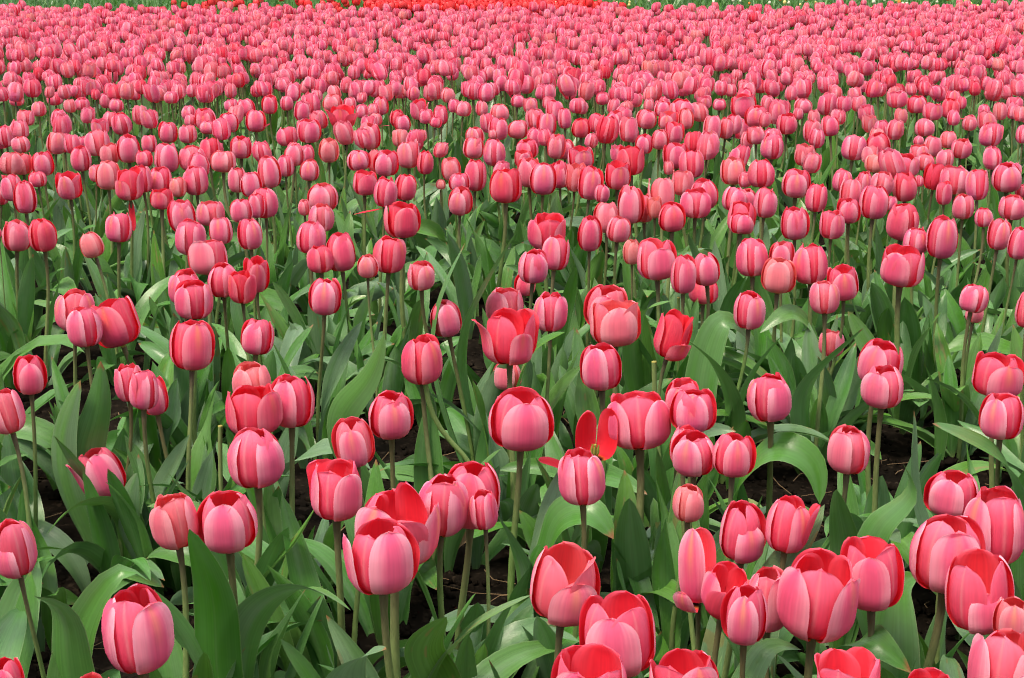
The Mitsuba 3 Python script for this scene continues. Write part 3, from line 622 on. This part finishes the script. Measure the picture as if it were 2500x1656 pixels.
# leaves one can tell apart: plant, tile, midrib points in that tile, how far in front of the plant, half width, fold, twist at base and tip, waviness
BIG = {}
for n, tile, pts, dy, half, fold, w0, w1, wave in (
        (4, 'B1', [(1370, 1500), (1340, 1050), (1195, 625)], -.10, .031, 14, 0, .1, .02),
        (58, 'B1', [(930, 950), (790, 640), (865, 270)], -.08, .030, 22, -.3, -.5, .05),
        (58, 'B1', [(940, 900), (860, 580), (665, 325)], -.12, .019, 25, -.2, -.6, .03),
        (58, 'B1', [(960, 900), (1010, 560), (1215, 160)], -.05, .022, 25, .2, .5, .04),
        (57, 'M1', [(390, 1560), (415, 1250), (515, 990)], -.03, .034, 20, .2, .2, .05),
        (57, 'M1', [(560, 1420), (625, 1150), (642, 865)], -.02, .030, 25, .0, -.4, .05),
        (1, 'B1', [(700, 480), (500, 480), (285, 675)], -.10, .026, 10, .2, .7, .03),
        (5, 'B1', [(420, 1360), (360, 1130), (215, 1050)], -.06, .034, 25, .3, .6, .12),
        (5, 'B1', [(480, 1330), (600, 1060), (800, 890), (950, 960)], .03, .024, 18, .3, .5, .03),
        (4, 'B1', [(1560, 1250), (1720, 1060), (1960, 1010), (2215, 1140)], -.12, .032, 12, -.2, -.5, .10),
        (2, 'B1', [(1700, 900), (1830, 760), (2000, 480)], -.06, .024, 25, .2, .4, .03),
        (88, 'B2', [(1190, 960), (1120, 740), (1010, 525)], -.08, .034, 16, -.4, -.7, .04),
        (88, 'B2', [(1340, 760), (1450, 540), (1600, 520), (1755, 690)], -.06, .042, 16, .3, .7, .10),
        (90, 'B2', [(1880, 1100), (1870, 760), (1852, 430)], -.14, .028, 14, .1, -.1, .02),
        (9, 'B2', [(620, 1650), (820, 1300), (1240, 1040)], -.14, .024, 20, .4, .3, .02),
        (9, 'B2', [(640, 1600), (740, 1300), (885, 1030)], -.10, .027, 30, .2, .6, .02),
        (9, 'B2', [(60, 1640), (130, 1460), (320, 1385)], -.20, .028, 12, .3, .6, .06),
        (9, 'B2', [(640, 1620), (560, 1400), (700, 1180)], -.16, .030, 25, -.2, -.3, .03),
        (31, 'B3', [(1230, 760), (1330, 560), (1500, 400), (1462, 215)], -.04, .038, 14, .5, -.4, .06),
        (30, 'B3', [(1090, 720), (1060, 540), (1040, 375)], -.10, .025, 18, .1, -.3, .14),
        (23, 'B3', [(760, 780), (880, 620), (966, 470)], .02, .027, 14, .4, .5, .03),
        (122, 'B3', [(500, 230), (700, 110), (870, 190), (935, 470)], -.06, .034, 12, .4, .8, .14),
        (124, 'M3', [(2110, 1520), (1900, 1370), (1660, 1265)], -.10, .030, 18, -.5, -.6, .02),
        (26, 'B3', [(500, 1540), (610, 1380), (820, 1390)], .04, .022, 18, .3, .5, .03),
        (33, 'B3', [(1090, 1480), (1250, 1320), (1520, 1540)], -.12, .034, 12, .4, .7, .04),
        (33, 'B3', [(1400, 1150), (1430, 990), (1560, 915)], .06, .036, 12, .4, .6, .03),
        (72, 'M2', [(640, 500), (720, 300), (826, 110)], .0, .027, 20, .4, .4, .03),
        (80, 'M2', [(860, 620), (960, 390), (1162, 30)], -.05, .026, 20, .4, .4, .03),
        (73, 'M2', [(60, 1160), (190, 1000), (310, 690)], -.06, .032, 16, .4, .2, .05),
        (82, 'M2', [(1220, 880), (1330, 740), (1462, 682)], -.04, .026, 14, .4, .7, .03),
        (109, 'M3', [(240, 780), (330, 615), (510, 745)], .02, .036, 10, .4, .8, .06),
        (109, 'M3', [(385, 1200), (270, 900), (75, 715)], -.16, .030, 14, -.4, -.5, .03),
        (109, 'M3', [(460, 1120), (560, 900), (712, 695)], -.14, .028, 18, .4, .4, .03),
        (107, 'M3', [(880, 1020), (1050, 830), (1225, 655)], -.16, .028, 18, .4, .4, .03),
        (124, 'M3', [(1530, 1440), (1540, 1300), (1545, 1180)], .06, .040, 8, .1, .1, .10),
        (106, 'M3', [(870, 640), (760, 560), (560, 690)], -.06, .030, 12, -.4, -.7, .05),
        (99, 'M2', [(1900, 760), (1960, 560), (2140, 485)], -.2, .026, 14, .4, .6, .03)):
    x0, y0, s = TILES[tile]
    BIG.setdefault(n, []).append(([(x0 + x * s, y0 + q * s) for x, q in pts], dy, half, fold, w0, w1, wave))


def big_leaf(base, spec):
    pts, dy, half, fold, w0, w1, wave = spec
    out = [base + [0, -.006, 0]]
    for i, (u, v) in enumerate(pts):
        d = FWD + (u - 1250) / FPX * np.array([1.0, 0, 0]) - (v - 828) / FPX * UP
        q = CAM + d * (base[1] + dy * (i + 1) / len(pts)) / d[1]
        q[2] = max(q[2], .03)
        out.append(q)
    return leaf_through(out, half, fold, w0, w1, wave, 9, 30, next_uid(), 5)


numbers = {}


def numbered(name):
    k = numbers.get(name, 0)
    numbers[name] = k + 1
    return name if k == 0 else f'{name}_{k:03d}'


mass = {'petals': [], 'stems': [], 'leaves': []}
order = sorted(range(len(HEADS)), key=lambda i: -HEADS[i]['bot'])
for rank, i in enumerate(order):
    h = HEADS[i]
    g = np.random.default_rng(1000 + i)
    h['tone'] = int(np.clip(h.get('c', 4) + round(g.normal(0, .5)), 0, 8))
    px = h['w'] * .41                        # width of the head in the rendered picture
    nu, nt = (13, 18) if px > 45 else (9, 13) if px > 26 else (7, 10)
    solo = h.get('solo')
    petals, pistil = flower_parts(h, nu if solo else 6, nt if solo else 8,   .0006 if solo else 0, 31 * i + 5)
    low = h['p'][2] < .40
    lean = np.array([h.get('lx', g.normal(0, .018)), g.normal(0, .018)])
    base = np.array([h['p'][0] + lean[0], h['p'][1] + lean[1], 0.0])
    L = h['p'][2]
    path = stem_path(base, h['p'] - h['axis'] * .002, h['axis'], 14 if solo else 7, g)
    st = tube(path, np.concatenate([np.linspace(.0048, .0036, len(path) - 1), [.0050]]) * (h['R'] / .031) ** .7 * g.uniform(.85, 1.15), 10 if px > 45 else 6, next_uid())
    lv = leaves(base, (8 if i in BIG else int(g.choice([8, 9]))) if px > 26 else 7, (7, 5, 5)[(px < 40) + (px < 26)], (20, 16, 11)[(px < 40) + (px < 26)], g)
    lv = [big_leaf(base, q) for q in BIG.get(i, ())] + lv
    if not solo:
        mass['petals'] += petals
        mass['stems'].append(st)
        mass['leaves'] += lv
        continue
    key = h['key'] = numbered('tulip')
    put(f'{key}__flower', pistil, 'pistil_skin')
    for j, m in enumerate(petals):
        put(f'{key}__flower__petal' + (f'_{j:03d}' if j else ''), m, 'petal_skin')
    put(f'{key}__stem', st, 'stem_skin')
    for j, m in enumerate(lv):
        put(f'{key}__leaf' + (f'_{j:03d}' if j else ''), m, 'leaf_skin')

# ------------------------------------------------------------------ labels of those tulips
ORD = ['', 'second ', 'third ', 'fourth ', 'fifth ', 'sixth ', 'seventh ', 'eighth ', 'ninth ', 'tenth ', 'eleventh ', 'twelfth ', 'thirteenth ', 'fourteenth ']
marks = [h for h in HEADS if h.get('n')]
asked = {}
for h in HEADS:
    if not h.get('key'):
        continue
    if h['L']:
        labels[h['key']] = {'label': h['L']}
        continue
    m = min(marks, key=lambda q: math.hypot(q['u'] - h['u'], q['bot'] - h['bot']))
    du, dv = h['u'] - m['u'], h['bot'] - m['bot']
    side = ('behind' if dv < 0 else 'in front of') if abs(dv) > 1.2 * abs(du) else ('left of' if du < 0 else 'right of') if abs(du) > 2.5 * abs(dv) else ('behind and ' if dv < 0 else 'in front and ') + ('left of' if du < 0 else 'right of')
    asked.setdefault((m['n'], side), []).append((math.hypot(du, dv), h))
for (n, side), found in asked.items():
    for r, (_, h) in enumerate(sorted(found, key=lambda q: q[0])):
        near = (ORD[r] + 'nearest ') if r < len(ORD) else f'number {r + 1} by nearness, '
        labels[h['key']] = {'label': f"{near}pink tulip {side} {NICK[n]}"}
for h in HEADS:
    if h.get('key'):
        labels[h['key']].update(category='tulip', group='pink tulips in the nearer half of the field')

# ------------------------------------------------------------------ the rest of the field: one mass of tulips back to its far edge
HP = np.array([h['p'] for h in HEADS])


def far_edge(x):
    return 12.55 + .05 * x + .022 * x * x + .12 * np.sin(x * 2.3)


cell, spots, dense = {}, [], 62
lim = 1.07


def try_spot(x, y, dmin):
    c = (int(x // .1), int(y // .1))
    for i in range(-1, 2):
        for j in range(-1, 2):
            for q in cell.get((c[0] + i, c[1] + j), ()):
                if (q[0] - x) ** 2 + (q[1] - y) ** 2 < dmin * dmin:
                    return False
    cell.setdefault(c, []).append((x, y))
    return True


for p in HP:
    cell.setdefault((int(p[0] // .1), int(p[1] // .1)), []).append((p[0], p[1]))
half = lambda y: .364 * y * lim + .25
y = np.concatenate([rng.uniform(.7, 14, 60000)])
x = rng.uniform(-1, 1, len(y)) * half(14)
keep = (np.abs(x) < half(y)) & (y < far_edge(x))
area = None
n_wanted = 0
for xx, yy in zip(x[keep], y[keep]):
    zb = .33 + rng.normal(0, .022)
    u, v, k = project(np.array([xx, yy, zb]))
    if v > 252 and -40 < u < 2540 and v < 1905:
        if v < 430 and rng.random() < .16 and try_spot(xx, yy, .115):
            spots.append((xx, yy, zb - .015))
        continue
    clump = math.sin(xx * 5.1 + 2 * math.sin(yy * 2.3)) * math.sin(yy * 4.3 + xx)
    if try_spot(xx, yy, float(np.interp(yy, [5.2, 7.5], [.108, .090])) + .018 * clump * float(np.interp(yy, [5, 9], [1, .3]))):
        spots.append((xx, yy, zb))
print('mass', len(spots), 'solo', numbers['tulip'])

variants = []
for q in range(20):
    g = np.random.default_rng(500 + q)
    hv = dict(p=np.zeros(3), R=1.0, H=g.uniform(2.05, 2.6), a=0, opn=g.choice([.12, .22, .34, .7], p=[.3, .35, .25, .1]), tone=0)
    hv['M'] = {j: (g.normal(0, 3), g.normal(0, .08)) for j in range(6)}
    variants.append([m for m in flower_parts(hv, 5, 6, 0, 900 + q)[0]])
leaf_sets = [leaves(np.zeros(3), 4, 3, 7, np.random.default_rng(700 + q), 1.0, False) for q in range(24)]
for xx, yy, zb in spots:
    g = np.random.default_rng(int(abs(xx) * 1e5 + yy * 1e6))
    p = np.array([xx, yy, zb])
    near = yy < 2.2
    var = variants[int(g.integers(20))]
    R = float(np.clip(g.normal(.0305, .0042), .02, .040))
    a = g.uniform(0, 6.28)
    ca, sa = math.cos(a), math.sin(a)
    tl = np.array([[1, 0, g.normal(0, .09)], [0, 1, g.normal(0, .09)], [0, 0, 1]])
    M = tl @ np.array([[ca, -sa, 0], [sa, ca, 0], [0, 0, 1]]) * R
    tone = int(np.clip(round(g.normal(3.8, 1.1)), 0, 8)) if g.random() > .04 else 8
    for j, (v, f, uv) in enumerate(var):
        w = uv.copy()
        w[:, 0] = w[:, 0] % 1 + next_uid() % 4000
        w[:, 1] = w[:, 1] % 4 + 4 * tone
        mass['petals'].append((v @ M.T + p, f, w))
    base = np.array([xx + g.normal(0, .015), yy + g.normal(0, .015), 0])
    path = np.array([base, base * .5 + p * .5 + [g.normal(0, .008), 0, 0], p])
    mass['stems'].append(tube(path, .0036, 4, next_uid() % 4000))
    if near:
        mass['leaves'] += leaves(base, 5, 5, 13, g, 1.0, True)
    else:
        a = g.uniform(0, 6.28)
        ca, sa, sc = math.cos(a), math.sin(a), g.uniform(.85, 1.12)
        for v, f, uv in leaf_sets[int(g.integers(24))]:
            w = uv.copy()
            w[:, 0] = w[:, 0] % 1 + next_uid() % 4000
            mass['leaves'].append((v @ np.array([[ca, sa, 0], [-sa, ca, 0], [0, 0, 1]]) * sc + base, f, w))
put('tulip_mass__001', join(mass['petals']), 'petal_skin')
put('tulip_mass__002', join(mass['stems']), 'stem_skin')
put('tulip_mass__003', join(mass['leaves']), 'leaf_skin')
labels['tulip_mass'] = {'label': 'countless pink tulips merging into one pink carpet towards the far edge of the field', 'category': 'tulips', 'kind': 'stuff'}

# ------------------------------------------------------------------ ground
gx = np.concatenate([np.linspace(-14, -2.6, 12)[:-1], np.arange(-2.6, 2.6001, .024), np.linspace(2.6, 14, 12)[1:]])
gy = np.concatenate([[-6, -2, 0], np.arange(.5, 5.2, .024), np.linspace(5.3, 13.9, 30)])
X, Y = np.meshgrid(gx, gy)


def wav(x, y, seed):
    g = np.random.default_rng(seed)
    z = 0 * x
    for f in (3, 7, 15, 31, 60):
        for _ in range(4):
            a = g.uniform(0, 6.28)
            z = z + np.sin((x * math.cos(a) + y * math.sin(a)) * f * g.uniform(.7, 1.4) + g.uniform(0, 6.28)) / f ** .8
    return z


Z = .012 + .007 * wav(X, Y, 3) + rng.normal(0, .0022, X.shape)
Zs = np.maximum(Z, .0)
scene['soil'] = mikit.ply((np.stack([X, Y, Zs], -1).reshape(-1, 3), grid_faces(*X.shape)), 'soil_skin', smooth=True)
labels['soil'] = {'label': 'dark crumbly bare soil of the flower bed between the plants', 'category': 'soil', 'kind': 'structure'}
clods = []
import trimesh
ico1 = trimesh.creation.icosahedron()
g = np.random.default_rng(77)
sx, sy = g.uniform(-1, 1, 6500), g.uniform(1.15, 3.4, 6500)
sx *= .364 * sy * 1.1 + .1
for q in range(6500):
    r = .003 + .014 * g.random() ** 4
    v = ico1.vertices * (1 + g.normal(0, .16, (12, 1))) * np.array([r, r, r * .75]) * g.uniform(.7, 1.3, 3)
    clods.append((v + [sx[q], sy[q], .014 + .3 * r + .006 * math.sin(sx[q] * 30) * math.sin(sy[q] * 27)], ico1.faces, np.zeros((12, 2))))
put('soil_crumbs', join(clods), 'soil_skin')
labels['soil_crumbs'] = {'label': 'small dark crumbs of earth lying on the soil between the plants', 'category': 'soil crumbs', 'kind': 'stuff'}
straw = []
for q in range(220):
    yy = g.uniform(1.15, 3.0)
    p = np.array([g.uniform(-1, 1) * (.364 * yy + .1), yy, .03 + g.uniform(0, .012)])
    a, l = g.uniform(0, 6.28), g.uniform(.012, .06)
    d = np.array([math.cos(a), math.sin(a), g.normal(0, .12)]) * l
    e = np.array([-math.sin(a), math.cos(a), 0]) * l * g.normal(0, .2)
    straw.append(tube(np.array([p - d, p + e, p + d]), g.uniform(.0004, .0009), 4, 0))
put('straw_bits', join(straw), 'straw_skin')
labels['straw_bits'] = {'label': 'thin dry straw and root bits scattered over the dark soil', 'category': 'straw', 'kind': 'stuff'}


def cut_stem(tile, pts, dy, y, label, r=.0042):
    x0, y0, s = TILES[tile]
    P = []
    for i, (u, v) in enumerate(pts):
        d = FWD + (x0 + u * s - 1250) / FPX * np.array([1.0, 0, 0]) - (y0 + v * s - 828) / FPX * UP
        P.append(CAM + d * (y + dy * i) / d[1])
    P = np.array([[P[0][0] - (P[1][0] - P[0][0]) * .3, P[0][1], .0]] + P)
    t = np.linspace(0, 1, 14)
    k = np.concatenate([[0], np.cumsum(np.linalg.norm(np.diff(P, axis=0), axis=1))])
    M = CubicSpline(k / k[-1], P, bc_type='natural')(t)
    key = numbered('cut_flower_stem')
    m = tube(M, r, 9, next_uid())
    m[2][:, 1] *= .4
    put(f'{key}__stem', m, 'stem_skin')
    put(f'{key}__cut_end', tube(np.array([M[-1], M[-1] + (M[-1] - M[-2]) * .08, M[-1] + (M[-1] - M[-2]) * .081]), np.array([r * 1.05, r * 1.02, r * .05]), 9, 0), 'pistil_skin')
    for j, m in enumerate(leaves(np.array([P[0][0], P[0][1], 0]), 2, 7, 20, np.random.default_rng(int(pts[0][0])))):
        put(f'{key}__leaf' + (f'_{j:03d}' if j else ''), m, 'leaf_skin')
    labels[key] = {'label': label, 'category': 'flower stem'}


cut_stem('M2', [(840, 1500), (690, 1330), (590, 1120), (572, 1015)], 0, 2.15, 'curved stem without a flower, yellow cut end beside the glossy deep pink tulip')
cut_stem('M2', [(2035, 1100), (2032, 990), (2030, 875)], 0, 2.3, 'short dark stem stub with a yellow cut end below the tilted red tulip')
cut_stem('M1', [(1405, 1500), (1404, 1400), (1405, 1285)], 0, 2.0, 'upright green stem stub with no flower left of a tall deep pink tulip', .0034)
cut_stem('M2', [(2186, 640), (2185, 550), (2186, 465)], 0, 2.75, 'thin pale stub of a stem among leaves above the tilted red tulip', .003)
x0, y0, s = TILES['B2']
w = on_plane(x0 + 770 * s, y0 + 760 * s, .03)[0]
m = leaf_mesh(w, 2.0, .13, .017, 50, -70, 1.8, 40, 1.6, .5, 7, 22, 0, 4)
put('withered_leaf', m, 'straw_skin')
labels['withered_leaf'] = {'label': 'curled brown withered leaf on the bare soil behind the clump of three tulips', 'category': 'dead leaf'}
scene['meadow'] = mikit.ply((np.array([[-600, -600, -.03], [600, -600, -.03], [600, 900, -.03], [-600, 900, -.03]]), np.array([[0, 1, 2], [0, 2, 3]])), 'meadow_skin')
labels['meadow'] = {'label': 'green ground beyond the far edge of the tulip field', 'category': 'meadow', 'kind': 'structure'}

# ------------------------------------------------------------------ beyond the field: grass, a red tulip bed, small pale flowers
b = []
n = 14000
by = rng.uniform(13.9, 27, n)
bx = rng.uniform(-1, 1, n) * (.364 * by * 1.25)
bh, ba, bw = rng.uniform(.16, .36, n), rng.uniform(0, 6.28, n), rng.uniform(.008, .02, n)
dx, dy = np.cos(ba), np.sin(ba)
ln = rng.normal(0, .12, (n, 2))
B0 = np.stack([bx - dx * bw, by - dy * bw, 0 * bx], 1)
B1 = np.stack([bx + dx * bw, by + dy * bw, 0 * bx], 1)
B2 = np.stack([bx + ln[:, 0] * .5 + dx * bw * .8, by + ln[:, 1] * .5 + dy * bw * .8, bh * .6], 1)
B3 = np.stack([bx + ln[:, 0], by + ln[:, 1], bh], 1)
V = np.stack([B0, B1, B2, B3], 1).reshape(-1, 3)
i4 = np.arange(n)[:, None] * 4
F = np.vstack([i4 + [0, 1, 2], i4 + [0, 2, 3]])
uv = np.stack([np.repeat(np.arange(n) % 4000 + .5, 4) + np.tile([-.3, .3, .2, 0], n), np.tile([.2, .2, .5, .9], n)], 1)
put('meadow_grass', (V, F, uv), 'leaf_skin')
labels['meadow_grass'] = {'label': 'strip of green grass behind the far edge of the tulips', 'category': 'grass', 'kind': 'stuff'}
red, redl = [], []
for q in range(2600):
    yy = rng.uniform(13.6, 17.5)
    xx = rng.uniform(-.100 * yy, .054 * yy) if q < 2440 else rng.uniform(-.235 * yy, .08 * yy)
    p = np.array([xx, yy, .275 + rng.normal(0, .025)])
    R = rng.uniform(.030, .042)
    for v, f, uv in variants[int(rng.integers(20))]:
        w = uv.copy()
        w[:, 0] = w[:, 0] % 1 + next_uid() % 4000
        w[:, 1] = w[:, 1] % 1 + 2 + 4 * 6
        red.append((v * R + p, f, w))
put('red_tulip_bed', join(red), 'scarlet_skin')
labels['red_tulip_bed'] = {'label': 'bed of scarlet tulips showing as a thin red band behind the pink field', 'category': 'tulips', 'kind': 'stuff'}
import trimesh
ico = trimesh.creation.icosphere(subdivisions=1)
fl = []
for q in range(300):
    yy = rng.uniform(14, 22)
    xx = rng.uniform(.03 * yy, .40 * yy)
    fl.append((ico.vertices * [.018, .018, .022] * rng.uniform(.6, 1.1) + [xx, yy, rng.uniform(.28, .40)], ico.faces, np.tile([q + .5, .5], (len(ico.vertices), 1))))


def bloom_colour(p, n, uv):
    r = mikit.cell_rand(dr.floor(uv.x), 3)
    return mikit.mix(mi.Color3f(.78, .68, .25), mikit.mix(mi.Color3f(.80, .25, .06), mi.Color3f(.75, .72, .55), mikit.smoothstep(.6, .65, r)), mikit.smoothstep(.38, .42, r))


scene['bloom_skin'] = {'type': 'diffuse', 'reflectance': mikit.proc(bloom_colour)}
put('small_blooms', join(fl), 'bloom_skin')
labels['small_blooms'] = {'label': 'scattered small yellow, cream and orange blooms in the grass behind the field', 'category': 'flowers', 'kind': 'stuff'}
